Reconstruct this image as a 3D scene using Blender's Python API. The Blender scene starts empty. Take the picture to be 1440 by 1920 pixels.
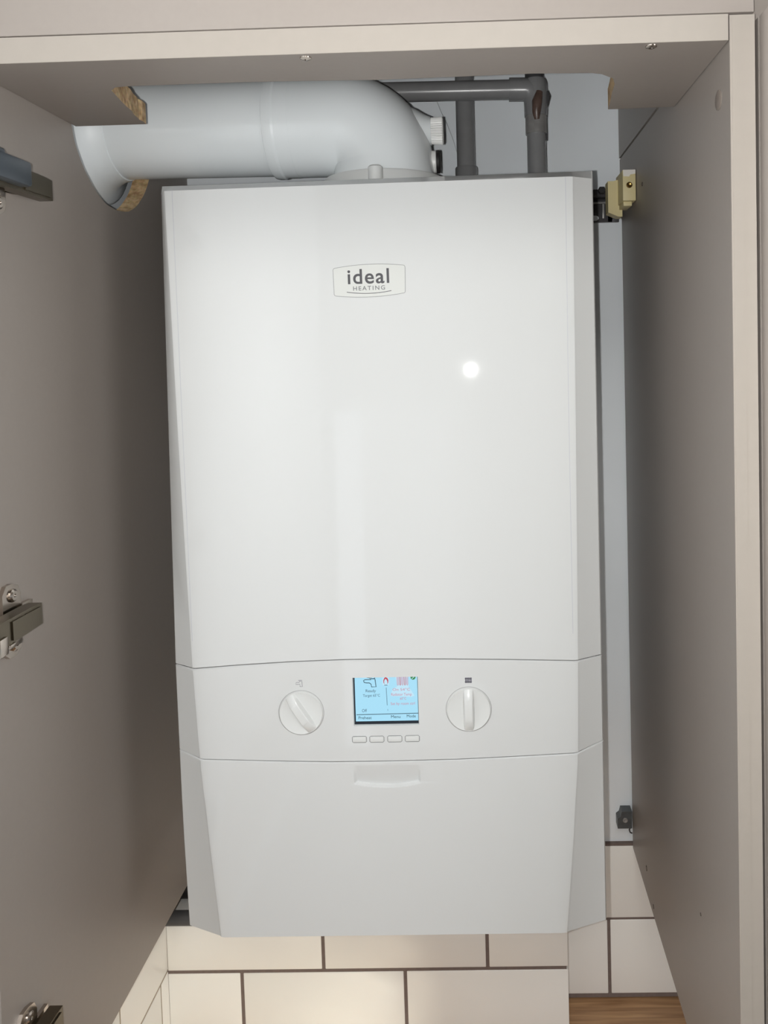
import bpy, bmesh, math, random
from math import sin, cos, pi, radians
from mathutils import Vector, Matrix

# ---------------------------------------------------------------- camera
# Scene lengths are written in millimetres around the boiler: X to the right, Y towards the wall (0 = rear wall),
# Z up (0 = top of the boiler front).  Everything is converted to metres, 1.91 m above the floor.
ZB = 1.91
def M3(x, y, z): return Vector((x/1000, y/1000, z/1000 + ZB))
random.seed(7)
scene = bpy.context.scene
COL = scene.collection
cd = bpy.data.cameras.new('camera')
cam = bpy.data.objects.new('camera', cd); COL.objects.link(cam); scene.camera = cam
F, CX, CY = 1455.88, 876.8, 714.3
cd.sensor_fit = 'AUTO'; cd.sensor_width = 36.0
cd.lens = F/1920*36.0
cd.shift_x = (720-CX)/1920
cd.shift_y = (CY-960)/1920
cd.clip_start = 0.02
R = Matrix(((0.99953598, -0.0172802, 0.0250842), (0.01608197, 0.9987556, 0.04720823), (-0.02586875, -0.04678292, 0.99857006)))
right, fwd, up = R.col[0], R.col[1], R.col[2]
rm = Matrix((right, up, -fwd)).transposed().to_4x4()
cam.matrix_world = Matrix.Translation(M3(94.14, -976.7, -149.0)) @ rm

# ---------------------------------------------------------------- world and lights
w = bpy.data.worlds.new('world'); scene.world = w; w.use_nodes = True
w.node_tree.nodes['Background'].inputs[0].default_value = (0.97, 0.98, 1.0, 1)
w.node_tree.nodes['Background'].inputs[1].default_value = 0.12
# phone torch beside the lens
fl = bpy.data.lights.new('torch', 'POINT'); fl.energy = 10.9; fl.shadow_soft_size = 0.0035; fl.color = (1.0, 0.995, 0.975)
flo = bpy.data.objects.new('torch', fl); COL.objects.link(flo); flo.location = M3(76, -978, -150)
# added unseen fill lamp above and behind the camera, evens the torch falloff
cl = bpy.data.lights.new('fill_lamp', 'AREA'); cl.shape = 'DISK'; cl.size = 0.7; cl.energy = 9.0; cl.color = (1.0, 0.97, 0.92)
clo = bpy.data.objects.new('fill_lamp', cl); COL.objects.link(clo); clo.location = (0.1, -1.9, 2.95)
clo.rotation_euler = (radians(55), 0, 0)
# window of the room, off to the right
wd = bpy.data.lights.new('room_window', 'AREA'); wd.shape = 'RECTANGLE'; wd.size = 0.9; wd.size_y = 1.1; wd.energy = 13; wd.color = (0.97, 0.98, 1.0)
wdo = bpy.data.objects.new('room_window', wd); COL.objects.link(wdo); wdo.location = (2.1, -1.75, 1.5)
wdo.rotation_euler = (Vector((0, -0.4, 1.5))-Vector((2.1, -1.75, 1.5))).to_track_quat('-Z', 'Z').to_euler()
# added unseen warm lamp at worktop height, brightens the tiled corner
ul = bpy.data.lights.new('tile_fill_lamp', 'AREA'); ul.shape = 'RECTANGLE'; ul.size = 0.42; ul.size_y = 0.04
ul.energy = 0.66; ul.color = (1.0, 0.975, 0.82)
ulo = bpy.data.objects.new('tile_fill_lamp', ul); COL.objects.link(ulo); ulo.location = M3(-110, -345, -1000)
ulo.rotation_euler = (radians(84), 0, radians(62))
scene.view_settings.view_transform = 'Standard'
scene.view_settings.look = 'None'
scene.view_settings.exposure = 0.0
scene.view_settings.gamma = 1.0
scene.view_settings.use_curve_mapping = False

# ---------------------------------------------------------------- materials
def srgb(r, g, b):
    def c(v):
        v /= 255.0
        return v/12.92 if v <= 0.04045 else ((v+0.055)/1.055)**2.4
    return (c(r), c(g), c(b), 1)
def mat(name, col, rough=0.5, metal=0.0, noise=0.0, nscale=40, bump=0.0, bscale=200, coat=0.0, emit=None, spec=0.5):
    m = bpy.data.materials.new(name); m.use_nodes = True
    nt = m.node_tree; b = nt.nodes['Principled BSDF']
    b.inputs['Base Color'].default_value = col
    b.inputs['Roughness'].default_value = rough
    b.inputs['Metallic'].default_value = metal
    b.inputs['Specular IOR Level'].default_value = spec
    b.inputs['Coat Weight'].default_value = coat
    if emit:
        b.inputs['Emission Color'].default_value = col; b.inputs['Base Color'].default_value = (0.02, 0.02, 0.02, 1); b.inputs['Emission Strength'].default_value = emit
    if noise or bump:
        tc = nt.nodes.new('ShaderNodeTexCoord')
    if noise:
        n = nt.nodes.new('ShaderNodeTexNoise'); n.inputs['Scale'].default_value = nscale; n.inputs['Detail'].default_value = 4
        nt.links.new(tc.outputs['Object'], n.inputs['Vector'])
        r = nt.nodes.new('ShaderNodeMapRange')
        r.inputs['From Min'].default_value = 0.3; r.inputs['From Max'].default_value = 0.7
        r.inputs['To Min'].default_value = 1-noise; r.inputs['To Max'].default_value = 1+noise*0.5
        nt.links.new(n.outputs['Fac'], r.inputs['Value'])
        mx = nt.nodes.new('ShaderNodeVectorMath'); mx.operation = 'SCALE'
        mx.inputs[0].default_value = col[:3]
        nt.links.new(r.outputs['Result'], mx.inputs['Scale']); nt.links.new(mx.outputs['Vector'], b.inputs['Base Color'])
    if bump:
        n2 = nt.nodes.new('ShaderNodeTexNoise'); n2.inputs['Scale'].default_value = bscale; n2.inputs['Detail'].default_value = 3
        nt.links.new(tc.outputs['Object'], n2.inputs['Vector'])
        bp = nt.nodes.new('ShaderNodeBump'); bp.inputs['Strength'].default_value = bump; bp.inputs['Distance'].default_value = 0.0006
        nt.links.new(n2.outputs['Fac'], bp.inputs['Height']); nt.links.new(bp.outputs['Normal'], b.inputs['Normal'])
    return m
def chipboard():
    m = bpy.data.materials.new('chipboard'); m.use_nodes = True
    nt = m.node_tree; b = nt.nodes['Principled BSDF']; b.inputs['Roughness'].default_value = 0.9
    tc = nt.nodes.new('ShaderNodeTexCoord')
    v = nt.nodes.new('ShaderNodeTexVoronoi'); v.inputs['Scale'].default_value = 420
    nt.links.new(tc.outputs['Object'], v.inputs['Vector'])
    n = nt.nodes.new('ShaderNodeTexNoise'); n.inputs['Scale'].default_value = 160; n.inputs['Detail'].default_value = 5
    nt.links.new(tc.outputs['Object'], n.inputs['Vector'])
    r = nt.nodes.new('ShaderNodeValToRGB')
    r.color_ramp.elements[0].position = 0.3; r.color_ramp.elements[0].color = srgb(160, 128, 90)
    r.color_ramp.elements[1].position = 0.65; r.color_ramp.elements[1].color = srgb(220, 192, 150)
    nt.links.new(n.outputs['Fac'], r.inputs['Fac'])
    mx = nt.nodes.new('ShaderNodeMixRGB'); mx.blend_type = 'MULTIPLY'; mx.inputs['Fac'].default_value = 0.12
    nt.links.new(r.outputs['Color'], mx.inputs[1]); nt.links.new(v.outputs['Color'], mx.inputs[2])
    nt.links.new(mx.outputs['Color'], b.inputs['Base Color'])
    bp = nt.nodes.new('ShaderNodeBump'); bp.inputs['Distance'].default_value = 0.001; bp.inputs['Strength'].default_value = 0.8
    nt.links.new(n.outputs['Fac'], bp.inputs['Height']); nt.links.new(bp.outputs['Normal'], b.inputs['Normal'])
    return m
def oak():
    m = bpy.data.materials.new('oak_laminate'); m.use_nodes = True
    nt = m.node_tree; b = nt.nodes['Principled BSDF']; b.inputs['Roughness'].default_value = 0.45
    tc = nt.nodes.new('ShaderNodeTexCoord'); mp = nt.nodes.new('ShaderNodeMapping'); mp.inputs['Scale'].default_value = (4, 90, 90)
    nt.links.new(tc.outputs['Object'], mp.inputs['Vector'])
    n = nt.nodes.new('ShaderNodeTexNoise'); n.inputs['Scale'].default_value = 2.2; n.inputs['Detail'].default_value = 7; n.inputs['Distortion'].default_value = 0.6
    nt.links.new(mp.outputs['Vector'], n.inputs['Vector'])
    r = nt.nodes.new('ShaderNodeValToRGB')
    r.color_ramp.elements[0].position = 0.3; r.color_ramp.elements[0].color = srgb(146, 108, 74)
    r.color_ramp.elements[1].position = 0.7; r.color_ramp.elements[1].color = srgb(200, 160, 118)
    nt.links.new(n.outputs['Fac'], r.inputs['Fac']); nt.links.new(r.outputs['Color'], b.inputs['Base Color'])
    return m
BOIL = mat('white_enamel', srgb(219, 221, 221), 0.025, spec=0.5)
BOILS = mat('white_plastic', srgb(223, 225, 224), 0.28)
SEAM = mat('dark_gap', srgb(170, 170, 170), 0.8)
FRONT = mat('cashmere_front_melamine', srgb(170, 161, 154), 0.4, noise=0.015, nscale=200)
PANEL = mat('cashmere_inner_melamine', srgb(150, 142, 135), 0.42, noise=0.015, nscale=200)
EDGE = mat('cashmere_edging', srgb(180, 172, 163), 0.45, noise=0.02, nscale=100)
CHIP = chipboard()
WALLM = mat('grey_white_plaster', srgb(238, 243, 247), 0.85, noise=0.03, nscale=8, bump=0.15, bscale=150)
TILE = mat('white_glazed_tile', srgb(246, 244, 239), 0.34, noise=0.02, nscale=12)
GROUT = mat('dark_grout', srgb(118, 104, 98), 0.95, noise=0.1, nscale=200)
OAK = oak()
GROUTL = mat('pale_grout', srgb(170, 158, 142), 0.95, noise=0.1, nscale=200)
FLUE = mat('white_flue_paint', srgb(240, 245, 247), 0.15, noise=0.01, nscale=20)
FLUEW = mat('white_seal_rubber', srgb(236, 241, 243), 0.4)
PIPE = mat('grey_plastic_pipe', srgb(134, 134, 135), 0.26, noise=0.06, nscale=60)
PIPED = mat('dark_grey_pipe', srgb(70, 70, 72), 0.4)
SOLV = mat('stained_solvent_joint', srgb(96, 78, 70), 0.3, noise=0.3, nscale=120)
COLLAR = mat('worn_grey_metal', srgb(150, 148, 146), 0.3, metal=0.2, noise=0.2, nscale=90)
CAPW = mat('white_cap_plastic', srgb(240, 240, 238), 0.35)
BLACK = mat('black_rubber', srgb(28, 24, 24), 0.6)
CHROME = mat('nickel_metal', srgb(196, 186, 176), 0.2, metal=1.0)
NICKD = mat('dark_nickel_metal', srgb(116, 108, 94), 0.3, metal=1.0)
BLUEG = mat('blue_grey_damper', srgb(78, 86, 94), 0.35, metal=0.3)
CREAM = mat('cream_plastic', srgb(214, 200, 152), 0.5)
CREAMP = mat('white_paint_smear', srgb(226, 222, 214), 0.6)
STEELD = mat('dark_steel_rail', srgb(72, 70, 72), 0.45, metal=0.3, noise=0.15, nscale=70)
FIXG = mat('zinc_fixing', srgb(92, 96, 98), 0.4, metal=0.3, noise=0.2, nscale=150)
BRASS = mat('brass_screw', srgb(150, 120, 70), 0.3, metal=1.0)
CAPG = mat('grey_cover_cap', srgb(128, 118, 110), 0.5)
HOLE = mat('drilled_hole', srgb(60, 50, 44), 0.9)
INK = mat('dark_grey_print', srgb(70, 70, 74), 0.5)
INKL = mat('mid_grey_print', srgb(140, 142, 142), 0.5)
GROOVE = mat('faint_groove', srgb(196, 198, 204), 0.5)
INKM = mat('lettering_grey', srgb(112, 114, 116), 0.5)
INKG = mat('purple_grey_print', srgb(110, 108, 122), 0.5)
BADGE = mat('badge_face', srgb(219, 221, 218), 0.2)
LCD = mat('lit_blue_screen', srgb(168, 224, 248), 0.4, emit=0.97)
LCDW = mat('lit_white_patch', srgb(192, 230, 248), 0.4, emit=0.97)
SINK = mat('screen_black_line', srgb(40, 70, 84), 0.4, emit=0.8)
SINKG = mat('screen_grey_text', srgb(82, 112, 132), 0.4, emit=0.8)
SRED = mat('screen_red', srgb(200, 70, 84), 0.4, emit=0.9)
SPINK = mat('screen_pink', srgb(206, 140, 160), 0.4, emit=0.9)
SGREEN = mat('screen_green', srgb(44, 140, 70), 0.4, emit=0.9)
SBLACK = mat('screen_border', srgb(30, 38, 48), 0.4)
WIRE = mat('wall_cable', srgb(205, 207, 210), 0.6)
BOARDW = mat('white_door_paint', srgb(238, 238, 234), 0.5)
ROOMW = mat('room_wall_paint', srgb(196, 188, 176), 0.9, noise=0.02, nscale=4)
DAY = mat('daylight_pane', srgb(232, 240, 250), 0.2, emit=1.3)
CURT = mat('net_curtain', srgb(236, 238, 240), 0.8, emit=0.45)
FLOORM = mat('room_floor_vinyl', srgb(150, 138, 122), 0.6, noise=0.1, nscale=6)

# ---------------------------------------------------------------- helpers
WL = {}
def thing(name, label, cat, loc, group=None):
    o = bpy.data.objects.new(name, None); COL.objects.link(o)
    o.empty_display_size = 0.05
    o.location = M3(*loc); WL[o.name] = M3(*loc)
    o['label'] = label; o['category'] = cat
    if group: o['group'] = group
    return o
def tag(o, label=None, cat=None, group=None, kind=None):
    if label: o['label'] = label
    if cat: o['category'] = cat
    if group: o['group'] = group
    if kind: o['kind'] = kind
    return o
def obj(name, bm, mats, parent=None, smooth=None, label=None):
    """bm holds absolute coordinates in mm; becomes one mesh object with its origin at its own centre"""
    if not isinstance(mats, (list, tuple)): mats = [mats]
    bmesh.ops.recalc_face_normals(bm, faces=bm.faces[:])
    lo = Vector([min(v.co[i] for v in bm.verts) for i in range(3)]); hi = Vector([max(v.co[i] for v in bm.verts) for i in range(3)])
    c = (lo+hi)/2
    for v in bm.verts: v.co = (v.co-c)/1000
    me = bpy.data.meshes.new(name)
    if smooth is not None:
        for f in bm.faces: f.smooth = True
        for e in bm.edges:
            if len(e.link_faces) == 2 and e.calc_face_angle(0) > radians(smooth): e.smooth = False
    bm.to_mesh(me); bm.free()
    for m in mats: me.materials.append(m)
    o = bpy.data.objects.new(name, me); COL.objects.link(o)
    wl = M3(*c); WL[o.name] = wl
    if parent is not None:
        o.parent = parent; o.location = wl - WL[parent.name]
    else: o.location = wl
    if label: o['label'] = label
    return o
def NB(): return bmesh.new()
def box(bm, x0, x1, y0, y1, z0, z1, bev=0.0, seg=2, mi=0, M=None):
    r = bmesh.ops.create_cube(bm, size=1.0)
    vs = r['verts']
    for v in vs:
        v.co = Vector(((x0+x1)/2+v.co.x*(x1-x0), (y0+y1)/2+v.co.y*(y1-y0), (z0+z1)/2+v.co.z*(z1-z0)))
    fs = set(f for v in vs for f in v.link_faces)
    if bev > 0:
        es = list(set(e for v in vs for e in v.link_edges))
        rr = bmesh.ops.bevel(bm, geom=es, offset=bev, segments=seg, affect='EDGES', profile=0.5)
        fs = set(rr['faces']) | set(f for f in fs if f.is_valid)
        vs = list(set(v for f in fs for v in f.verts))
    for f in fs: f.material_index = mi
    if M is not None:
        for v in vs: v.co = M @ v.co
    return vs
def boxobj(name, dims, m, parent=None, bev=0.0, label=None):
    b = NB(); box(b, *dims, bev=bev)
    return obj(name, b, m, parent, smooth=40 if bev else None, label=label)
def frame_from(d):
    d = Vector(d).normalized()
    a = Vector((0, 0, 1)) if abs(d.z) < 0.9 else Vector((1, 0, 0))
    u = d.cross(a).normalized(); v = d.cross(u).normalized()
    return d, u, v
def sweep(bm, pts, rad, n=28, caps=True, mi=0):
    """tube along a list of points (parallel transport)"""
    pts = [Vector(p) for p in pts]
    rads = rad if isinstance(rad, (list, tuple)) else [rad]*len(pts)
    tang = []
    for i in range(len(pts)):
        a = pts[max(0, i-1)]; b = pts[min(len(pts)-1, i+1)]
        tang.append((b-a).normalized())
    d, u, v = frame_from(tang[0])
    rings = []
    for i, p in enumerate(pts):
        t = tang[i]
        u = (u - t*u.dot(t)).normalized(); v = t.cross(u).normalized()
        rings.append([bm.verts.new(p + (u*cos(2*pi*k/n)+v*sin(2*pi*k/n))*rads[i]) for k in range(n)])
    for a, b in zip(rings, rings[1:]):
        for k in range(n):
            f = bm.faces.new((a[k], a[(k+1) % n], b[(k+1) % n], b[k])); f.material_index = mi
    if caps:
        bm.faces.new(rings[0][::-1]).material_index = mi; bm.faces.new(rings[-1]).material_index = mi
def lathe(bm, o, d, prof, n=32, mi=0, caps=True):
    """prof = [(distance along d, radius)]"""
    o = Vector(o); d, u, v = frame_from(d)
    rings = [[bm.verts.new(o+d*t+(u*cos(2*pi*k/n)+v*sin(2*pi*k/n))*r) for k in range(n)] for t, r in prof]
    for a, b in zip(rings, rings[1:]):
        for k in range(n):
            f = bm.faces.new((a[k], a[(k+1) % n], b[(k+1) % n], b[k])); f.material_index = mi
    if caps:
        bm.faces.new(rings[0][::-1]).material_index = mi; bm.faces.new(rings[-1]).material_index = mi
def prism(bm, poly, axis, a, b, mi_cap=0, side_mi=None):
    """extrude a 2-D polygon; axis 'X': poly=(y,z); 'Y': poly=(x,z); 'Z': poly=(x,y).  side_mi(i) gives side material"""
    def P(p, t):
        return {'X': (t, p[0], p[1]), 'Y': (p[0], t, p[1]), 'Z': (p[0], p[1], t)}[axis]
    A = [bm.verts.new(P(p, a)) for p in poly]; B = [bm.verts.new(P(p, b)) for p in poly]
    bm.faces.new(A).material_index = mi_cap; bm.faces.new(B[::-1]).material_index = mi_cap
    n = len(poly)
    for i in range(n):
        f = bm.faces.new((A[i], A[(i+1) % n], B[(i+1) % n], B[i]))
        f.material_index = side_mi(i) if side_mi else mi_cap
def ribbon(bm, pts, wid, y, th=0.12):
    """flat printed line in the X-Z plane facing -Y with a hair of thickness"""
    pts = [Vector((p[0], 0, p[1])) for p in pts]
    closed = (pts[0]-pts[-1]).length < 1e-6
    if closed: pts = pts[:-1]
    n = len(pts); L = []
    for i in range(n):
        a = pts[i-1] if (i > 0 or closed) else pts[i]; b = pts[(i+1) % n] if (i < n-1 or closed) else pts[i]
        t = (b-a).normalized(); nn = Vector((-t.z, 0, t.x))
        row = []
        for s, yy in ((-1, y), (1, y), (1, y-th), (-1, y-th)):
            q = pts[i]+nn*wid/2*s; row.append(bm.verts.new((q.x, yy, q.z)))
        L.append(row)
    for i in range(n if closed else n-1):
        a, b = L[i], L[(i+1) % n]
        for k in range(4): bm.faces.new((a[k], a[(k+1) % 4], b[(k+1) % 4], b[k]))
    if not closed: bm.faces.new(L[0]); bm.faces.new(L[-1][::-1])
def text(name, s, x, z, size, y, m, parent, bold=0.0, align='LEFT', sx=1.0, spacing=1.0, width=None, rot=0.0):
    c = bpy.data.curves.new('lettering_curve', 'FONT'); c.body = s; c.size = size; c.offset = bold
    c.align_x = align; c.extrude = 0.06; c.space_character = spacing; c.resolution_u = 8 if size > 10 else 3
    t = bpy.data.objects.new('lettering_tmp', c); COL.objects.link(t)
    bpy.context.view_layer.update()
    me = bpy.data.meshes.new_from_object(t.evaluated_get(bpy.context.evaluated_depsgraph_get()))
    bm = bmesh.new(); bm.from_mesh(me)
    bpy.data.objects.remove(t); bpy.data.curves.remove(c); bpy.data.meshes.remove(me)
    if width:
        xs = [v.co.x for v in bm.verts]; k = width/(max(xs)-min(xs)); x0 = min(xs)
        for v in bm.verts: v.co.x = (v.co.x-x0)*k
    for v in bm.verts:
        px, pz = v.co.x*sx, v.co.y
        v.co = Vector((x+px*cos(rot)-pz*sin(rot), y-v.co.z, z+px*sin(rot)+pz*cos(rot)))
    return obj(name, lean(bm), m, parent)
def interp(tab, t):
    tab = sorted(tab)
    if t <= tab[0][0]: return tab[0][1]
    for (a, va), (b, vb) in zip(tab, tab[1:]):
        if t <= b: return va+(vb-va)*(t-a)/(b-a)
    return tab[-1][1]

# ---------------------------------------------------------------- setting: walls, tiles, worktop
b = NB(); box(b, -330, 900, 1, 60, -1040, 700)
wall = tag(obj('wall_rear', b, WALLM), kind='structure', label='grey white painted wall behind the boiler, tiled below')
def tile(parent, x0, x1, y0, y1, z0, z1):
    bb = NB(); box(bb, x0, x1, y0, y1, z0, z1, bev=0.9, seg=2)
    obj('tile', bb, TILE, parent, smooth=50)
boxobj('grout', (-309, 700, -4.3, 1, -1000, -795.0), GROUT, wall)
G = 2.0
for r, (zt, zb, off) in enumerate([(-797, -895, 141.5), (-895, -996.5, 241.5)]):
    for k in range(-3, 3):
        x0, x1 = off+200*k, off+200*(k+1)
        x0 = max(x0, -309); x1 = min(x1, 700)
        if x1-x0 < 10: continue
        tile(wall, x0+G, x1-G if x1 < 700 else x1, -5, 0.8, zb+G, zt-G*0.4)
# tiled boxing under the boiler
b = NB(); box(b, -309, 180, -67.3, -5.6, -1000, -849)
boxing = tag(obj('wall_boxing', b, GROUT), kind='structure', label='low tiled boxing under the boiler')
for x0, x1 in [(-307, -115.5), (-115.5, 84.5), (84.5, 182)]:
    tile(boxing, x0+(0.2 if x0 < -300 else G), x1-(0 if x1 > 180 else G), -68, -61, -906.8+G, -848)
for x0, x1 in [(-307, -216.2), (-216.2, -16.2), (-16.2, 182)]:
    tile(boxing, x0+(0.2 if x0 < -300 else G), x1-(0 if x1 > 180 else G), -68, -61, -999, -906.8-G)
for x0, x1 in [(-307, -120), (-120, 80), (80, 182)]:
    tile(boxing, x0+1, x1-1, -66.5, -6.5, -852, -847.5)
tile(boxing, 178.5, 182.3, -61, -6.5, -906.8+G, -848); tile(boxing, 178.5, 182.3, -61, -6.5, -999, -906.8-G)
# left return wall
b = NB(); box(b, -370, -309, -1500, 60, -1040, 700)
wl = tag(obj('wall_left', b, WALLM), kind='structure', label='return wall on the left, tiled below the cupboard')
boxobj('grout', (-309.2, -307.6, -1500, -6, -1000, -803), GROUTL, wl)
for zt, zb, off in [(-805, -905, -188), (-905, -999, -88)]:
    for k in range(-7, 2):
        y0, y1 = off-200*(k+1), off-200*k
        y1 = min(y1, -6.5); y0 = max(y0, -1500)
        if y1-y0 < 10: continue
        tile(wl, -309, -307, y0+1.4, y1-1.4, zb+1.4, zt-1.4)
b = NB(); box(b, -309, 900, -620, -0.5, -1038, -1000.5, bev=1.5)
tag(obj('worktop', b, OAK, smooth=40), 'brown oak effect worktop under the tiles at bottom right', 'worktop')

# ---------------------------------------------------------------- boiler cupboard
XL, XR = -267.0, 273.0
YF = -424.0
cup = thing('boiler_cupboard', 'beige open wall cupboard housing the white boiler', 'cupboard', (0, -200, -798))
def xl(z): return -267.0 - 12.0*(57-z)/855.0
def xr(z): return 272.5 + 1.2*(57-z)/855.0
# left side panel with the flue hole
def plate_hole(xf, th, y0, y1, z0, z1, hy, hz, hr, mats, name, parent):
    bm = NB(); angs = [2*pi*k/64 for k in range(64)]
    for cy_, cz_ in ((y0, z0), (y0, z1), (y1, z0), (y1, z1)): angs.append(math.atan2(cz_-hz, cy_-hy) % (2*pi))
    angs = sorted(set(round(a, 5) for a in angs))
    def outer(a):
        c, s = cos(a), sin(a); t = 1e9
        if c > 1e-9: t = min(t, (y1-hy)/c)
        if c < -1e-9: t = min(t, (y0-hy)/c)
        if s > 1e-9: t = min(t, (z1-hz)/s)
        if s < -1e-9: t = min(t, (z0-hz)/s)
        return hy+c*t, hz+s*t
    rows = []
    for a in angs:
        oy, oz = outer(a); jr = hr*(1+0.004*sin(9*a)+0.002*sin(23*a)); iy, iz = hy+cos(a)*jr, hz+sin(a)*jr
        rows.append([bm.verts.new((xf(oz), oy, oz)), bm.verts.new((xf(iz), iy, iz)), bm.verts.new((xf(iz)-th, iy, iz)), bm.verts.new((xf(oz)-th, oy, oz))])
    n = len(rows)
    for i in range(n):
        p, q = rows[i], rows[(i+1) % n]
        for k in range(4):
            f = bm.faces.new((p[k], p[(k+1) % 4], q[(k+1) % 4], q[k])); f.material_index = 1 if k == 1 else 0
    return obj(name, bm, mats, parent, label='side panel pierced by the flue hole')
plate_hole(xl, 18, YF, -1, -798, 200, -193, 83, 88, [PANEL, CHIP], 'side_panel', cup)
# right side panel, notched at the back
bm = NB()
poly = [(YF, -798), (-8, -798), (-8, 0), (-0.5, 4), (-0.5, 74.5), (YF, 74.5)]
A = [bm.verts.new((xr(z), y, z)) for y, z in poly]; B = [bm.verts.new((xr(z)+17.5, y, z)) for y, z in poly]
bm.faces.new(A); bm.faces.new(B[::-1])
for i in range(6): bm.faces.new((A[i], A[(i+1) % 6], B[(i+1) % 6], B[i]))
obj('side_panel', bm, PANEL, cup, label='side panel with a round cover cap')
bm = NB(); box(bm, 274, 282, YF-0.8, YF-0.1, -797, 73)
eb = obj('edge_strip', bm, EDGE, cup)
bm = NB()
A = [bm.verts.new((xr(z)+dx, YF-dy, z)) for z, dx, dy in ((-798, 0.1, 0), (-798, 17.4, 0), (74.4, 17.4, 0), (74.4, 0.1, 0))]
B = [bm.verts.new((v.co.x, YF-0.4, v.co.z)) for v in A]
bm.faces.new(A); bm.faces.new(B[::-1])
for i in range(4): bm.faces.new((A[i], A[(i+1) % 4], B[(i+1) % 4], B[i]))
obj('edge_strip', bm, EDGE, cup, label='pale edging on the front of the side panel')
bm = NB(); box(bm, -266.5, 271.6, YF-0.4, YF, 57.4, 75.2); obj('edge_strip', bm, EDGE, cup, label='pale edging on the front of the top board')
# top board with the cut-out for flue and pipes
out = [(-266.5, YF), (271.8, YF), (271.8, -273), (213.5, -271.5)]
n0 = len(out)
cut = [(212, -290), (209, -318), (207.5, -340), (204, -353), (194, -363), (185.5, -367), (140, -369.8), (80, -368.2), (17, -366.9), (-30, -369.5), (-82, -371.2),
       (-130, -370.8), (-172, -370.5), (-184, -368.5), (-190, -362), (-192, -350), (-194.6, -335), (-196.6, -322), (-197.6, -310), (-200.4, -299), (-201.2, -290), (-202.6, -284), (-201.2, -280), (-202.3, -270)]
out += cut; n1 = len(out); out += [(-266.5, -270)]
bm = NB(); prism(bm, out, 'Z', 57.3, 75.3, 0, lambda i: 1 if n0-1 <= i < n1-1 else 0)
obj('top_board', bm, [PANEL, CHIP], cup, label='top board sawn away behind for flue and pipes')
# dark shadow joint is left by a 1 mm gap to the upper cupboard
for x, y in ((-24.5, -417), (219.7, -418)):
    bm = NB(); lathe(bm, (x, y, 57.4), (0, 0, -1), [(0, 4.2), (0.8, 4.0), (1.5, 2.6), (1.5, 1.2), (0.6, 0.6)], 20)
    obj('screw', bm, CHROME, cup, smooth=40, label='small metal screw head under the top board')
bm = NB(); lathe(bm, (273, -398.5, 24.3), (-1, 0, 0), [(-1, 7.3), (0.9, 7.3), (1.3, 6.6)], 32)
obj('cover_cap', bm, CAPG, cup, smooth=40, label='round grey cover cap')
for y, z, rr in ((-92, -766.8, 3), (-127, -787.2, 2.4), (-131, 18.2, 2.2), (-321, -649, 1.4)):
    bm = NB(); lathe(bm, (xr(z)+0.5, y, z), (-1, 0, 0), [(0, rr), (0.7, rr), (0.75, rr*0.8), (0.2, rr*0.5)], 16)
    obj('drilled_hole', bm, HOLE, cup, smooth=40)
# hinges: arm with base plate and screws
for hz, hyf, hy in ((-15.0, 0, -343), (-351.0, 1, -380), (-688.0, 1, -372)):
    X0 = xl(hz)
    bm = NB()
    prism(bm, [(hy, hz-8.5), (hy+0.0, hz+8), (hy-12, hz+9), (-440, hz+10), (-446, hz+6), (-446, hz-7), (-440, hz-9.5)], 'X', X0+6, X0+17)
    arm = obj('hinge', bm, NICKD, cup, smooth=30, label='nickel concealed hinge arm')
    bm = NB(); prism(bm, [(hy-4, hz-6.5), (hy-4, hz+6), (hy-40, hz+7), (hy-40, hz-7)], 'X', X0+17, X0+18.2)
    obj('arm_ridge', bm, NICKD, arm)
    bm = NB()
    pl = [(-6, -28), (2, -28), (9, -24), (11, -18), (11, -9), (26, -8), (26, 8), (11, 9), (11, 18), (8, 25), (0, 28), (-7, 28), (-12, 22), (-12, -23)]
    prism(bm, [(-396+p, hz+q) for p, q in pl], 'X', X0+0.3, X0+3.6)
    obj('mounting_plate', bm, CHROME, arm, smooth=30, label='shiny mounting plate')
    for s in (-1, 1):
        bm = NB(); lathe(bm, (X0+3.4, -396, hz+19*s), (1, 0, 0), [(0, 5.2), (1.6, 5.0), (2.6, 3.6), (2.6, 1.4), (1.4, 0.6)], 18)
        obj('screw', bm, CHROME, arm, smooth=35)
    bm = NB(); box(bm, X0+5, X0+13, -432, -400, hz-16, hz-9, bev=1.2)
    obj('release_lever', bm, CHROME, arm, smooth=35)
    bm = NB(); box(bm, X0+17, X0+18.8, -437, -427, hz-14, hz-1, bev=0.6); box(bm, X0+16, X0+18.2, -424, -416, hz-11, hz-9.2, bev=0.4)
    obj('release_clip', bm, CHROME, arm, smooth=35)
    if not hyf:
        bm = NB(); box(bm, X0+8, X0+25, -460, -384, hz-6, hz+13, bev=2.5)
        box(bm, X0+10, X0+20, -440, -408, hz+11, hz+18, bev=2.5)
        obj('damper', bm, BLUEG, arm, smooth=35, label='blue grey soft close damper')

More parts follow.
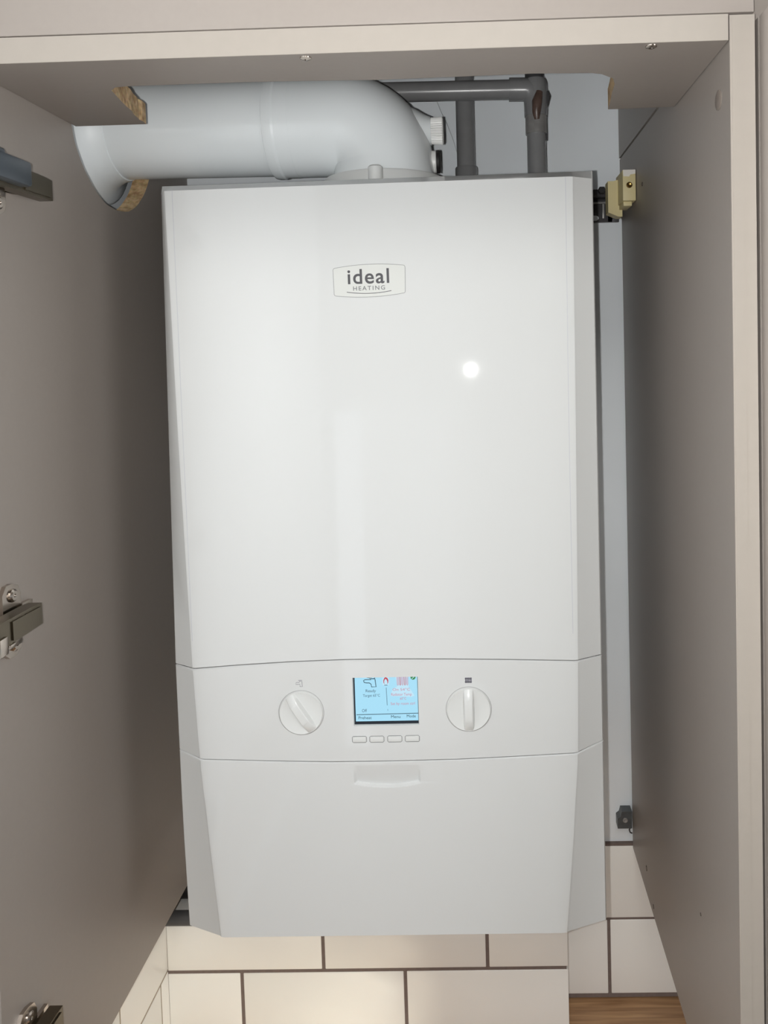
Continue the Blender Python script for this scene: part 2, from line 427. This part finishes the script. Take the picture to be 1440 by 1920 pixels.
# cream hanging bracket on the right panel
hb = thing('hanging_bracket', 'cream plastic cupboard hanging bracket with a brass screw on right panel', 'bracket', (262, -100, 5))
bm = NB(); box(bm, 257.3, 271.9, -100, -58, 6.6, 40.8, bev=0.8); obj('body', bm, CREAM, hb, smooth=40)
bm = NB(); prism(bm, [(245.8, -1), (257.5, -6), (262, -6), (262, 6.6), (257.4, 6.6), (257.4, 36), (252, 34.6), (245.8, 34.6)], 'Y', -70, -52); obj('side_wing', bm, CREAM, hb)
bm = NB(); box(bm, 258.5, 268, -96, -66, 1.5, 6.5, bev=0.6); obj('adjuster_foot', bm, CREAM, hb, smooth=40)
bm = NB(); prism(bm, [(257.8, 40.6), (271.6, 40.6), (271.5, 36), (266, 35.4), (264.5, 33.2), (258, 33.6)], 'Y', -100.35, -99.9); obj('paint_smear', bm, CREAMP, hb, label='white paint smear')
bm = NB(); lathe(bm, (264.6, -99.8, 23.8), (0, -1, 0), [(0, 3.4), (0.9, 3.3), (1.4, 2.4), (0.7, 0.8)], 20); obj('screw', bm, BRASS, hb, smooth=40)
# steel rail on the wall
ra = thing('hanging_rail', 'dark steel hanging rail on the wall behind the boiler', 'rail', (100, -10, 0))
bm = NB()
box(bm, -160, 262, -4, 0.8, -2, 36, bev=0.4); box(bm, -160, 262, -22, -4, 26, 35, bev=0.8); box(bm, 256, 270, -4, 0.8, -2, 8, bev=0.3)
obj('rail_body', bm, STEELD, ra, smooth=40)
bm = NB(); box(bm, -160, 255, -9, -4, 20, 22.5, bev=0.4); box(bm, 249, 251.5, -8, -4, 2, 22, bev=0.4); obj('rail_lip', bm, COLLAR, ra, smooth=40)
bm = NB(); lathe(bm, (246, -23.5, 33), (0, -1, 0), [(-2, 5), (2.5, 5), (3.4, 4)], 6); obj('bolt_head', bm, BLACK, ra, smooth=40)
bm = NB(); pts = [(232+5*cos(a) if abs(a) > pi/2 else 240+5*cos(a), 3.2+3.2*sin(a)) for a in [pi*(-1+2*k/24) for k in range(24)]]
prism(bm, pts, 'Y', -4.6, -3.9); obj('slot_hole', bm, WALLM, ra, label='pale wall seen through a slot')
# bottom fixing
clp = thing('corner_fixing', 'small dark metal corner fixing on the wall beside lower right panel', 'fixing', (262, -12, -769))
bm = NB(); prism(bm, [(254, -769.5), (272, -769.5), (272.3, -747.5), (259.5, -747.5), (257.8, -754), (254, -757)], 'Y', -13, 0.5); obj('block', bm, FIXG, clp)
bm = NB(); lathe(bm, (263.5, -12.8, -758.5), (0, -1, 0), [(-1, 3.4), (1.2, 3.2), (1.6, 2.2), (0.8, 0.8)], 18); obj('screw', bm, COLLAR, clp, smooth=40)
bm = NB(); sweep(bm, [(270.5, -11, -769), (268.8, -11, -772.5), (270, -11, -776), (272.4, -11, -777)], 0.9, 8); obj('wire_clip', bm, STEELD, clp, smooth=50)

# upper cupboard (its flat front over the opening) and the neighbour on the right
uc = thing('upper_cupboard', 'beige cupboard front above the boiler opening', 'cupboard', (0, -200, 76.3))
boxobj('front_panel', (-262, 289.6, YF, YF+18, 76.3, 420), FRONT, uc, bev=0.4)
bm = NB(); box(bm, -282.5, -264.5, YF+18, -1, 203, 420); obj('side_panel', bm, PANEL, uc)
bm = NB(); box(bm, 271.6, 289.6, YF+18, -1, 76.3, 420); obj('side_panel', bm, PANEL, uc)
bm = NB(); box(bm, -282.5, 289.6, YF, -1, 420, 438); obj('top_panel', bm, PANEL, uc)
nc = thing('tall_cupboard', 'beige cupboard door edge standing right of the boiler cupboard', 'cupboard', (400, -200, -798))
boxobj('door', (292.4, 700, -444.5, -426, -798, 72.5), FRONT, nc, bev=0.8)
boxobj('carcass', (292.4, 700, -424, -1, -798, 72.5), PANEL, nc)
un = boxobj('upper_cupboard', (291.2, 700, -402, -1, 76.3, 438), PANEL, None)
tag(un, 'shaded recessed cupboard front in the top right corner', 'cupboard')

# ---------------------------------------------------------------- boiler
bo = thing('boiler', 'white wall hung boiler with two dials and a lit blue screen', 'boiler', (0, -150, -698))
YC, YB, YFR = -261.0, -78.0, -278.0
wlT = [(0, -200.2), (-250, -201), (-443, -201.8), (-600, -201.4), (-700, -199.2)]
wrT = [(0, 202.3), (-443, 201.0), (-700, 201.0)]
hlT = [(0, -190.8), (-250, -184.5), (-443, -178.2), (-527, -175.2), (-617, -168.8), (-700, -162)]
hrT = [(0, 181.5), (-250, 178.8), (-441, 176.0), (-527, 174.6), (-612, 168.7), (-700, 160.8)]
def zshear(x): return 0.0062*x
seam1 = [(-201, -443.2), (-178, -441.6), (-134, -438.9), (-85, -436.8), (-36, -435.8), (8, -436.1), (62, -437.2), (111, -438.6), (176, -440.9), (200, -442.3)]
seam2 = [(-201, -525.8), (-175, -527.3), (-113, -529.9), (-54, -531.9), (6, -532.0), (65, -531.4), (124, -529.4), (174, -527.3), (200, -524.1)]
def lean_t(z): return max(0.0, min(1.03, (z+443.0)/443.0))
def lean(bm):
    for v in bm.verts:
        dy = 14*lean_t(v.co.z); k = 1+dy/699
        v.co = Vector((94+(v.co.x-94)*k, v.co.y+dy, -149+(v.co.z+149)*k))
    return bm
def top_edge(x): return -0.4 + zshear(x)
def bot_edge(x): return -698.0
def shell(name, ztop, zbot, rows, xs, depth=None, topcham=False, skip=None, label=None, parent=bo, botround=False):
    """front shell: rows = fractions 0..1 down, xs = fractions -1..1 across the front face"""
    bm = NB(); grid = []
    for fr in rows:
        row = []
        def zat(x):
            a, c = ztop(x), zbot(x)
            return c+0.0 if fr == 1 else a+(c-a)*fr if not callable(fr) else fr(x)
        zm = zat(0)
        wl_, wr_, hl_, hr_ = interp(wlT, zm), interp(wrT, zm), interp(hlT, zm), interp(hrT, zm)
        prof = [(wl_+0.5, YB), (wl_, YC+4), (wl_+0.3, YC+1), (wl_+1.4, YC-1), (hl_-2.2, YFR+2.3), (hl_-0.4, YFR+0.8), (hl_+2.2, YFR)]
        for x in xs:
            if hl_+3.5 < x < hr_-3.5: prof.append((x, YFR))
        prof += [(hr_-2.2, YFR), (hr_+0.4, YFR+0.8), (hr_+2.2, YFR+2.3), (wr_-1.4, YC-1), (wr_-0.3, YC+1), (wr_, YC+4), (wr_-0.5, YB)]
        for x, y in prof:
            z = zat(x)
            dy = depth(x, z) if (depth and y == YFR) else 0
            lt = lean_t(z) if topcham else 0
            if y < -100: dy += (14 if y < YC-1.5 else 11)*lt
            row.append(bm.verts.new((x, y+dy, z)))
        grid.append(row)
    n = len(grid[0])
    assert all(len(r) == n for r in grid), [len(r) for r in grid]
    def inset(row, dz, ins):
        r2 = []
        for i, v in enumerate(row):
            x, y, z = v.co
            nx = -1 if i < 4 else (1 if i >= n-4 else 0)
            r2.append(bm.verts.new((x-nx*ins*0.9 if y > YFR+1 else x*(1-ins*0.004), y+ins if y < YB-1 else y, z+dz)))
        return r2
    if topcham:
        c1 = []
        for v in grid[0]:
            x, y, z = v.co; yy = min(y+19, -YB*-1) if y < YC-0.5 else max(y, -254)
            yy = y if y > -100 else (-246 if y < -251 else max(y, -246))
            c1.append(bm.verts.new((x*1.0, yy, 7.6+zshear(x))))
        grid.insert(0, c1); bm.faces.new(c1)
    else:
        g0 = inset(grid[0], 0.9, 1.3); grid.insert(0, g0)
    if botround:
        g1 = inset(grid[-1], -1.0, 1.2); g2 = inset(g1, -0.4, 1.5); grid += [g1, g2]; bm.faces.new(g2[::-1])
    else:
        grid.append(inset(grid[-1], -0.9, 1.3))
    for a, c in zip(grid, grid[1:]):
        for i in range(n-1):
            if skip:
                mx = (a[i].co.x+a[i+1].co.x)/2; mz = (a[i].co.z+c[i].co.z)/2; my = a[i].co.y
                if my <= YFR+0.01 and skip(mx, mz): continue
            bm.faces.new((a[i], a[i+1], c[i+1], c[i]))
    return obj(name, bm, BOIL, parent, smooth=22, label=label)
s1t = lambda x: interp(seam1, x)+1.15
s1b = lambda x: interp(seam1, x)-1.15
s2t = lambda x: interp(seam2, x)+1.1
s2b = lambda x: interp(seam2, x)-1.1
XS = [-150+12.5*k for k in range(25)]
shell('front_cover', top_edge, s1t, [0, 0.004, 0.02, 0.25, 0.5, 0.75, 0.9, 0.98, 0.996, 1], XS, topcham=True, label='tall glossy front cover')
scr = (-31.2, 29.2, -497.8, -452.4)
CXS = sorted(set([x for x in XS if abs(x-scr[0]) > 3 and abs(x-scr[1]) > 3] + [scr[0], scr[1]]))
shell('control_panel', s1b, s2t, [0, 0.01, lambda x: scr[3]+3, lambda x: scr[3], lambda x: -475, lambda x: scr[2], lambda x: scr[2]-3, 0.99, 1], CXS,
      skip=lambda x, z: scr[0] < x < scr[1] and scr[2] < z < scr[3], label='control panel band')
def grip(x, z):
    t = (x+1.7)/31.0
    if abs(t) >= 1: return 0
    zl = -551.2-3.6*(1-t*t)
    if z > -535.2 or z < zl-1.6: return 0
    e = min(1, (1-abs(t))*14)
    if z >= zl: return 3.2*e*((-535.2-z)/(-535.2-zl))
    return 3.2*e*max(0, 1-(zl-z)/1.6)
GX = sorted(set(XS+[-32.9+1.03*k for k in range(61)]))
GX = [x for i, x in enumerate(GX) if i == 0 or x-GX[i-1] > 0.4]
LR = [0, 0.008]+[(lambda zz: (lambda x: zz))(-534.6-0.55*k) for k in range(1, 44)]+[0.25, 0.5, 0.75, 0.95, 0.994, 1]
shell('lower_cover', s2b, bot_edge, LR, [x for x in GX if abs(x) < 155], depth=grip, botround=True, label='lower cover with a finger grip, tapering to the bottom')
bm = NB(); box(bm, -192, 195, -243, YB, -690, 1); box(bm, -192, 195, -257, -243, -690, -425); box(bm, -172, 170, -274.5, -258, -531, -433)
chs = obj('chassis', bm, SEAM, bo)
# groove lines beside the raised edges of the front cover
for tab in ([(-4.5, -178.4), (-200, -178.2), (-415, -177.6)], [(-2.5, 173.6), (-200, 172.4), (-415, 172.2)]):
    bm = NB(); ribbon(bm, [(tab[0][1], tab[0][0]), (tab[1][1], tab[1][0]), (tab[2][1], tab[2][0])], 0.55, YFR, 0.05)
    obj('groove', lean(bm), GROOVE, bo)
# screen recess
bm = NB()
x0, x1, z0, z1 = scr
o4 = [(x0, z0), (x1, z0), (x1, z1), (x0, z1)]; i4 = [(x0+0.5, z0+0.5), (x1-0.5, z0+0.5), (x1-0.5, z1-0.3), (x0+0.5, z1-0.3)]
A = [bm.verts.new((p[0], YFR, p[1])) for p in o4]; B = [bm.verts.new((p[0], YFR+2.2, p[1])) for p in i4]
for i in range(4): bm.faces.new((A[i], A[(i+1) % 4], B[(i+1) % 4], B[i]))
obj('screen_surround', bm, BOILS, bo)
ds = boxobj('display_screen', (x0, x1, YFR+2.2, YFR+3.2, z0, z1), SBLACK, bo, label='lit display screen')
YS = YFR+2.1
sx0, sx1, sz0, sz1 = -29.4, 28.4, -494.4, -452.9
lb = boxobj('lit_area', (sx0, sx1, YS, YS+0.3, sz0, sz1), LCD, ds)
def SP(px, py):  # display layout grid (zoomed picture units) -> mm on the glass
    u = (px-192)/(1200-192); v = (py-195)/(915-195)
    return sx0+(sx1-sx0)*u, sz1+(sz0-sz1)*v
def sline(name, pts, wd, m):
    bm = NB(); ribbon(bm, [SP(*p) for p in pts], wd, YS-0.02, 0.05); return obj(name, bm, m, ds)
def spoly(name, pts, m, y=0.02):
    bm = NB(); prism(bm, [SP(*p) for p in pts], 'Y', YS-y, YS-y-0.04); return obj(name, bm, m, ds)
spoly('white_patch', [(850, 198), (1050, 198), (1060, 370), (1110, 440), (1150, 510), (1100, 530), (980, 520), (760, 510), (800, 400), (880, 350)], LCDW, 0.0)
spoly('white_patch', [(640, 198), (745, 198), (745, 330), (640, 330)], LCDW, 0.0)
sline('tap_icon', [(390, 200), (430, 205), (460, 235), (360, 235), (335, 250), (345, 280), (380, 288), (430, 290), (455, 310), (462, 355), (535, 355), (522, 235), (515, 222), (470, 222), (450, 205)], 0.7, SINK)
sline('tap_icon', [(470, 222), (520, 218), (518, 200)], 0.7, SINK)
spoly('flame_icon', [(690, 197), (670, 215), (655, 250), (656, 290), (672, 315), (667, 280), (672, 250), (692, 225), (712, 250), (720, 280), (716, 315), (732, 290), (736, 250), (722, 215)], SRED)
sline('flame_base', [(668, 330), (720, 330)], 0.6, SINKG)
for k in range(5):
    xx = 876+k*38
    sline('radiator_icon', [(xx, 200), (xx+2, 325), (xx+12, 338), (xx+20, 325), (xx+20, 200)], 0.5, SRED if k % 2 else SPINK)
spoly('leaf_icon', [(1090, 198), (1178, 198), (1172, 225), (1150, 248), (1120, 250), (1098, 232)], SGREEN)
sline('leaf_vein', [(1112, 238), (1150, 202)], 0.5, LCDW)
sline('divider', [(697, 370), (706, 660)], 0.45, SINKG); sline('divider', [(712, 720), (712, 750)], 0.3, SINKG)
sline('divider', [(205, 806), (1200, 797)], 0.6, SINK)
def stext(s, px, py, wpx, m, size=4.4, bold=0.0):
    x, z = SP(px, py); k = (sx1-sx0)/(1200-192)
    text('lettering', s, x, z, size, YS-0.08, m, ds, bold=bold, width=wpx*k)
stext('Ready', 365, 440, 165, SINKG, 3.9); stext('Target 65°C', 318, 515, 275, SINKG, 3.5); stext('Off', 295, 765, 80, SINKG, 4.2)
stext('Preheat', 237, 880, 210, SINK, 3.9); stext('Menu', 762, 870, 150, SINK, 3.9); stext('Mode', 1015, 864, 145, SINK, 3.9)
stext('On 54°C', 800, 425, 280, SPINK, 3.4); stext('Radiator Temp', 775, 505, 330, SPINK, 3.6); stext('60°C', 915, 570, 100, SPINK, 3.2); stext('Set by room ctrl', 762, 655, 390, SPINK, 3.6)
# push buttons
for k, x0 in enumerate((-33.0, -16.9, -0.3, 15.9)):
    x1, z1, z0 = x0+13.3, -507.5, -513.4
    bm = NB()
    ribbon(bm, [(x0+1, z0), (x0, z0+1), (x0, z1-1), (x0+1, z1), (x1-1, z1), (x1, z1-1), (x1, z0+1), (x1-1, z0), (x0+1, z0)], 0.55, YFR, 0.06)
    bt = boxobj('button', (x0+0.6, x1-0.6, YFR-0.7, YFR+0.3, z0+0.6, z1-0.6), BOILS, bo, bev=0.35)
    obj('button_gap', bm, INKL, bt)
# dials
def dial(x, z, rot):
    bm = NB()
    lathe(bm, (x, YFR, z), (0, -1, 0), [(-0.5, 20.4), (1.2, 20.2), (1.8, 19.6), (1.5, 18.4), (0.9, 12), (0.7, 2)], 64)
    d = obj('dial', bm, BOILS, bo, smooth=40, label='round white dial turned upright' if rot == 0 else 'round white dial turned slantwise')
    bm = NB(); Rm = Matrix.Translation(Vector((x, YFR, z))) @ Matrix.Rotation(rot, 4, 'Y')
    pr = []
    n = 18
    for k in range(n+1):
        t = -19.4+38.8*k/n; h = 5.2*(1-(abs(t)/19.8)**3)+1.3
        for s, (w_, hh) in enumerate(((-5.2, 0.6), (-3.9, h-0.5), (-3.2, h), (3.2, h), (3.9, h-0.5), (5.2, 0.6))):
            pr.append(bm.verts.new(Rm @ Vector((w_, -hh, t))))
    for k in range(n):
        for s in range(5):
            a = k*6+s; bm.faces.new((pr[a], pr[a+1], pr[a+7], pr[a+6]))
    bm.faces.new(pr[:6]); bm.faces.new(pr[-6:][::-1]); bm.verts.ensure_lookup_table()
    obj('grip_bar', bm, BOILS, d, smooth=35)
    bm = NB(); ribbon(bm, [(x+20.9*cos(2*pi*k/64), z+20.9*sin(2*pi*k/64)) for k in range(65)], 0.55, YFR, 0.06); obj('dial_gap', bm, SEAM, d)
dial(-79.3, -484.2, radians(-33)); dial(75.3, -483.7, 0)
# printed marks above the dials
bm = NB(); ribbon(bm, [(-83.4, -457.6), (-83.2, -455.9), (-80.2, -455.6), (-79.8, -454.6), (-77.8, -454.7), (-77.5, -459.8), (-79.6, -459.8), (-79.8, -457.4), (-83.4, -457.6)], 0.4, YFR, 0.05)
obj('tap_mark', bm, INKG, bo)
bm = NB(); ribbon(bm, [(-81, -453.9), (-77.5, -453.8)], 0.4, YFR, 0.05); obj('tap_mark', bm, INKG, bo)
bm = NB()
for k in range(5): box(bm, 72.6+1.25*k, 73.6+1.25*k, YFR-0.06, YFR, -459.2, -454.0)
box(bm, 72.2, 78.8, YFR-0.06, YFR, -455.4, -454.9); box(bm, 72.2, 78.8, YFR-0.06, YFR, -458.4, -457.9)
obj('radiator_mark', bm, INKG, bo)
# badge
bm = NB(); T = 0.0
def bez(p0, p1, p2, n=14): return [((1-t)**2*p0[0]+2*(1-t)*t*p1[0]+t*t*p2[0], (1-t)**2*p0[1]+2*(1-t)*t*p1[1]+t*t*p2[1]) for t in [k/n for k in range(n+1)]]
bl = bez((-34.5, -77.6), (-3.5, -72.6), (27.0, -76.4))+bez((27.0, -76.4), (28.4, -76.6), (28.6, -78.2), 4)[1:]+bez((28.2, -99.6), (28.2, -100.9), (27, -101.2), 4)+bez((27.0, -101.2), (-3.5, -106.2), (-34.2, -102.4))[1:]+bez((-34.2, -102.4), (-35.6, -102.2), (-35.8, -100.6), 4)[1:]+bez((-36.2, -79.4), (-36.1, -78.0), (-34.5, -77.6), 4)
bm = NB(); prism(bm, bl[:-1], 'Y', YFR, YFR-0.25); bd = obj('badge', lean(bm), BADGE, bo, label='maker badge')
bm = NB(); ribbon(bm, bl, 0.42, YFR-0.25, 0.08); obj('outline', lean(bm), INKL, bd)
text('lettering', 'ideal', -23.2, -91.9, 18.6, YFR-0.3, INK, bd, bold=0.26, spacing=1.12, width=37.3, rot=0.006)
text('lettering', 'HEATING', -18.5, -98.0, 5.4, YFR-0.3, INKM, bd, bold=0.05, spacing=1.3, width=28.6, rot=0.01)
bm = NB(); ribbon(bm, bez((-24.4, -99.2), (-4, -102.6), (15.8, -98.8)), 0.55, YFR-0.25, 0.08); obj('underline', lean(bm), INK, bd)
# turret on the boiler top with front stud
bm = NB(); lathe(bm, (-2, -150, 6.5), (0, 0, 1), [(0, 63), (17.4, 63), (18.6, 62), (18.6, 52)], 64); tu = obj('turret', bm, BOILS, bo, smooth=40, label='round flue turret on the top')
bm = NB(); lathe(bm, (-3.5, -214, 6), (0, 0, 1), [(0, 7.4), (19.5, 7.2), (21.2, 5.6), (21.4, 0.5)], 24); obj('stud', bm, BOILS, tu, smooth=40)
for x in (-130, 125):
    bm = NB(); box(bm, x-12, x+12, -90, -21.5, 2, 20); obj('hook', bm, STEELD, bo)

# ---------------------------------------------------------------- flue
flu = thing('flue', 'white round flue pipe running left from the boiler top through the cupboard side', 'flue pipe', (-2, -150, 25))
ZA = 85.0
bm = NB(); sweep(bm, [(-308, -150, ZA+1.2), (-108, -150, ZA-0.6)], 50, 72); obj('pipe', bm, FLUE, flu, smooth=40)
bm = NB(); lathe(bm, (-118, -150, ZA-0.8), (1, 0, 0), [(0, 50.2), (0.8, 52.6), (4, 53.4), (10, 53.4), (12, 52.2), (26, 52.2)], 72); obj('socket', bm, FLUE, flu, smooth=30)
RE = 46
path = [(-106, -150, ZA-0.8)]+[(-2-RE+RE*sin(a), -150, ZA-RE+RE*cos(a)-0.8*(1-a/(pi/2))) for a in [pi/2*k/24 for k in range(25)]]+[(-2, -150, 24)]
bm = NB(); sweep(bm, path, [52]*(len(path)-4)+[52, 52, 52.5, 53], 72); obj('elbow', bm, FLUE, flu, smooth=40)
bm = NB(); lathe(bm, (20, -150, 76), (1, 0, 0), [(0, 27), (12, 23), (22, 17), (28.5, 14.3)], 40); obj('test_boss', bm, FLUE, flu, smooth=50)
bm = NB(); nn = 36
prof = [(0, 13.0), (11.5, 13.6)]
rings = []
for t, r in [(48.4, 12.8), (60, 13.6), (61.2, 12.6)]:
    rings.append([bm.verts.new((t, -150+(r+(0.55 if k % 2 else -0.35)*(1 if t < 61 else 0))*cos(2*pi*k/(nn*2)), 76+(r+(0.55 if k % 2 else -0.35)*(1 if t < 61 else 0))*sin(2*pi*k/(nn*2)))) for k in range(nn*2)])
for a, c in zip(rings, rings[1:]):
    for k in range(nn*2): bm.faces.new((a[k], a[(k+1) % (nn*2)], c[(k+1) % (nn*2)], c[k]))
bm.faces.new(rings[0][::-1]); bm.faces.new(rings[-1])
obj('test_cap', bm, CAPW, flu, label='ribbed white screw cap')
bm = NB(); lathe(bm, (46, -150, 44), (1, 0, 0), [(0, 11.5), (6.4, 11.5), (7.4, 10.5)], 32); tp = obj('test_plug', bm, CAPW, flu, smooth=40, label='small white plug with black seal')
bm = NB(); lathe(bm, (53.2, -150, 44), (1, 0, 0), [(0, 11.9), (3.0, 11.9), (3.4, 11.0)], 32); obj('seal', bm, BLACK, tp, smooth=40)
bm = NB(); lathe(bm, (-308.6, -150, ZA), (1, 0, 0), [(0, 76), (4.5, 75), (6.5, 72), (9, 64), (15, 56.5), (24, 52.4), (32, 50.4)], 72)
obj('wall_seal', bm, FLUEW, flu, smooth=60, label='flared white wall seal')
bm = NB(); box(bm, -128, -110, -64, -52, 6.8, 42, bev=1.2)
tag(obj('vent_bracket', bm, BLACK, smooth=40), 'small black bracket on the boiler top under the flue', 'bracket')

# ---------------------------------------------------------------- pipes
def arc(c, r, a0, a1, n=10): return [(c[0]+r*cos(a0+(a1-a0)*k/n), c[1], c[2]+r*sin(a0+(a1-a0)*k/n)) for k in range(n+1)]
p1 = thing('condensate_pipe', 'dark grey plastic pipe running across above the flue, elbowing down', 'pipe', (165, -64, -300))
bm = NB(); sweep(bm, [(-200, -64, 147.0), (139, -64, 143.6)], 11.2, 32); obj('pipe_run', bm, PIPE, p1, smooth=40)
bm = NB(); sweep(bm, [(135, -64, 143.7), (152, -64, 143.4)]+[(152+13*sin(a), -64, 130.4+13*cos(a)) for a in [pi/2*k/8 for k in range(1, 9)]]+[(165.5, -64, 118)], [13.2, 13.2]+[13.4]*9, 32)
lathe(bm, (165.2, -64, 112), (0, 0, 1), [(0, 13.2), (22, 13.6), (38, 13.6), (42, 12)], 32)
el = obj('elbow', bm, PIPE, p1, smooth=40)
bm = NB(); sweep(bm, [(169, -75.6, 137), (166, -76.5, 126), (165, -76, 114), (165.4, -75, 106)], [4, 6, 5, 3], 12); obj('solvent_run', bm, SOLV, p1, smooth=60, label='shiny brown solvent stain')
bm = NB(); sweep(bm, [(178, -66, 140), (180, -66, 134), (176.5, -66, 118), (177, -66, 84)], [2.2, 2.4, 1.2, 0.8], 10); obj('glue_drip', bm, PIPED, p1, smooth=60)
bm = NB(); lathe(bm, (165.2, -64, 92), (0, 0, 1), [(0, 12.4), (22, 12.4)], 32); obj('coupling', bm, COLLAR, p1, smooth=40, label='worn silvery coupling')
bm = NB(); sweep(bm, [(165.4, -64, -60), (165.2, -64, 113)], 11.0, 32); obj('drop_pipe', bm, PIPE, p1, smooth=40)
bm = NB(); sweep(bm, [(165, -58, 140), (165, -50, 240), (165, -50, 415)], 11.0, 24); obj('riser', bm, PIPED, p1, smooth=40)
p2 = thing('supply_pipe', 'vertical grey plastic pipe standing on the wall behind the flue elbow', 'pipe', (83, -38, -300))
bm = NB(); sweep(bm, [(83, -38, -60), (83, -38, 415)], 11.0, 32); obj('pipe_run', bm, PIPE, p2, smooth=40)
bm = NB(); lathe(bm, (83, -38, 30), (0, 0, 1), [(0, 13.4), (31, 13.4), (32.5, 12.4), (32.6, 11)], 32); obj('coupling', bm, PIPE, p2, smooth=40)
bm = NB(); sweep(bm, [(-308, -66, -839.4), (150, -66, -839.4)], 8.2, 32)
tag(obj('waste_pipe', bm, PIPED, smooth=40), 'grey pipe lying on the tiled ledge under the boiler left corner', 'pipe')
bm = NB(); sweep(bm, [(-308, -18, -834.8), (150, -18, -834.8)], 12.6, 24)  # added; its black colour stands in for shade along the ledge back
tag(obj('shade_pipe', bm, BLACK, smooth=40), 'added black pipe standing for the shade at the back of the tiled ledge', 'pipe')
bm = NB(); sweep(bm, [(47, -0.2, 156), (53, -0.2, 140), (60, -0.2, 125), (67.3, -0.2, 104.6), (74, -0.2, 80)], 0.45, 8)
tag(obj('thin_cable', bm, WIRE, smooth=60), 'thin pale cable on the wall between flue cap and pipe', 'cable')

# ---------------------------------------------------------------- the room behind the camera
bm = NB(); bm.faces.new([bm.verts.new((x*1000, y*1000, -1910)) for x, y in ((-2, -3.6), (3, -3.6), (3, 0.05), (-2, 0.05))])
tag(obj('floor', bm, FLOORM), kind='structure')
YD = -2930
bm = NB(); box(bm, -2000, 3000, YD-60, YD, -1909, 700)
wb = tag(obj('wall_back', bm, ROOMW), kind='structure')
dr = thing('glazed_door', 'white glazed back door behind the photographer', 'door', (-280, YD, -1909))
bm = NB(); box(bm, -600, -545, YD+0.5, YD+40, -1908, -180, bev=3); box(bm, -20, 35, YD+0.5, YD+40, -1908, -180, bev=3); box(bm, -545, -20, YD+0.5, YD+40, -255, -180, bev=3); obj('door_frame', bm, BOARDW, dr, smooth=40)
bm = NB(); box(bm, -540, -430, YD+1, YD+12, -1907, -257); obj('glass_pane', bm, DAY, dr, label='narrow bright pane')
bm = NB(); box(bm, -425, -25, YD+1, YD+12, -1907, -257); obj('net_curtain', bm, CURT, dr)
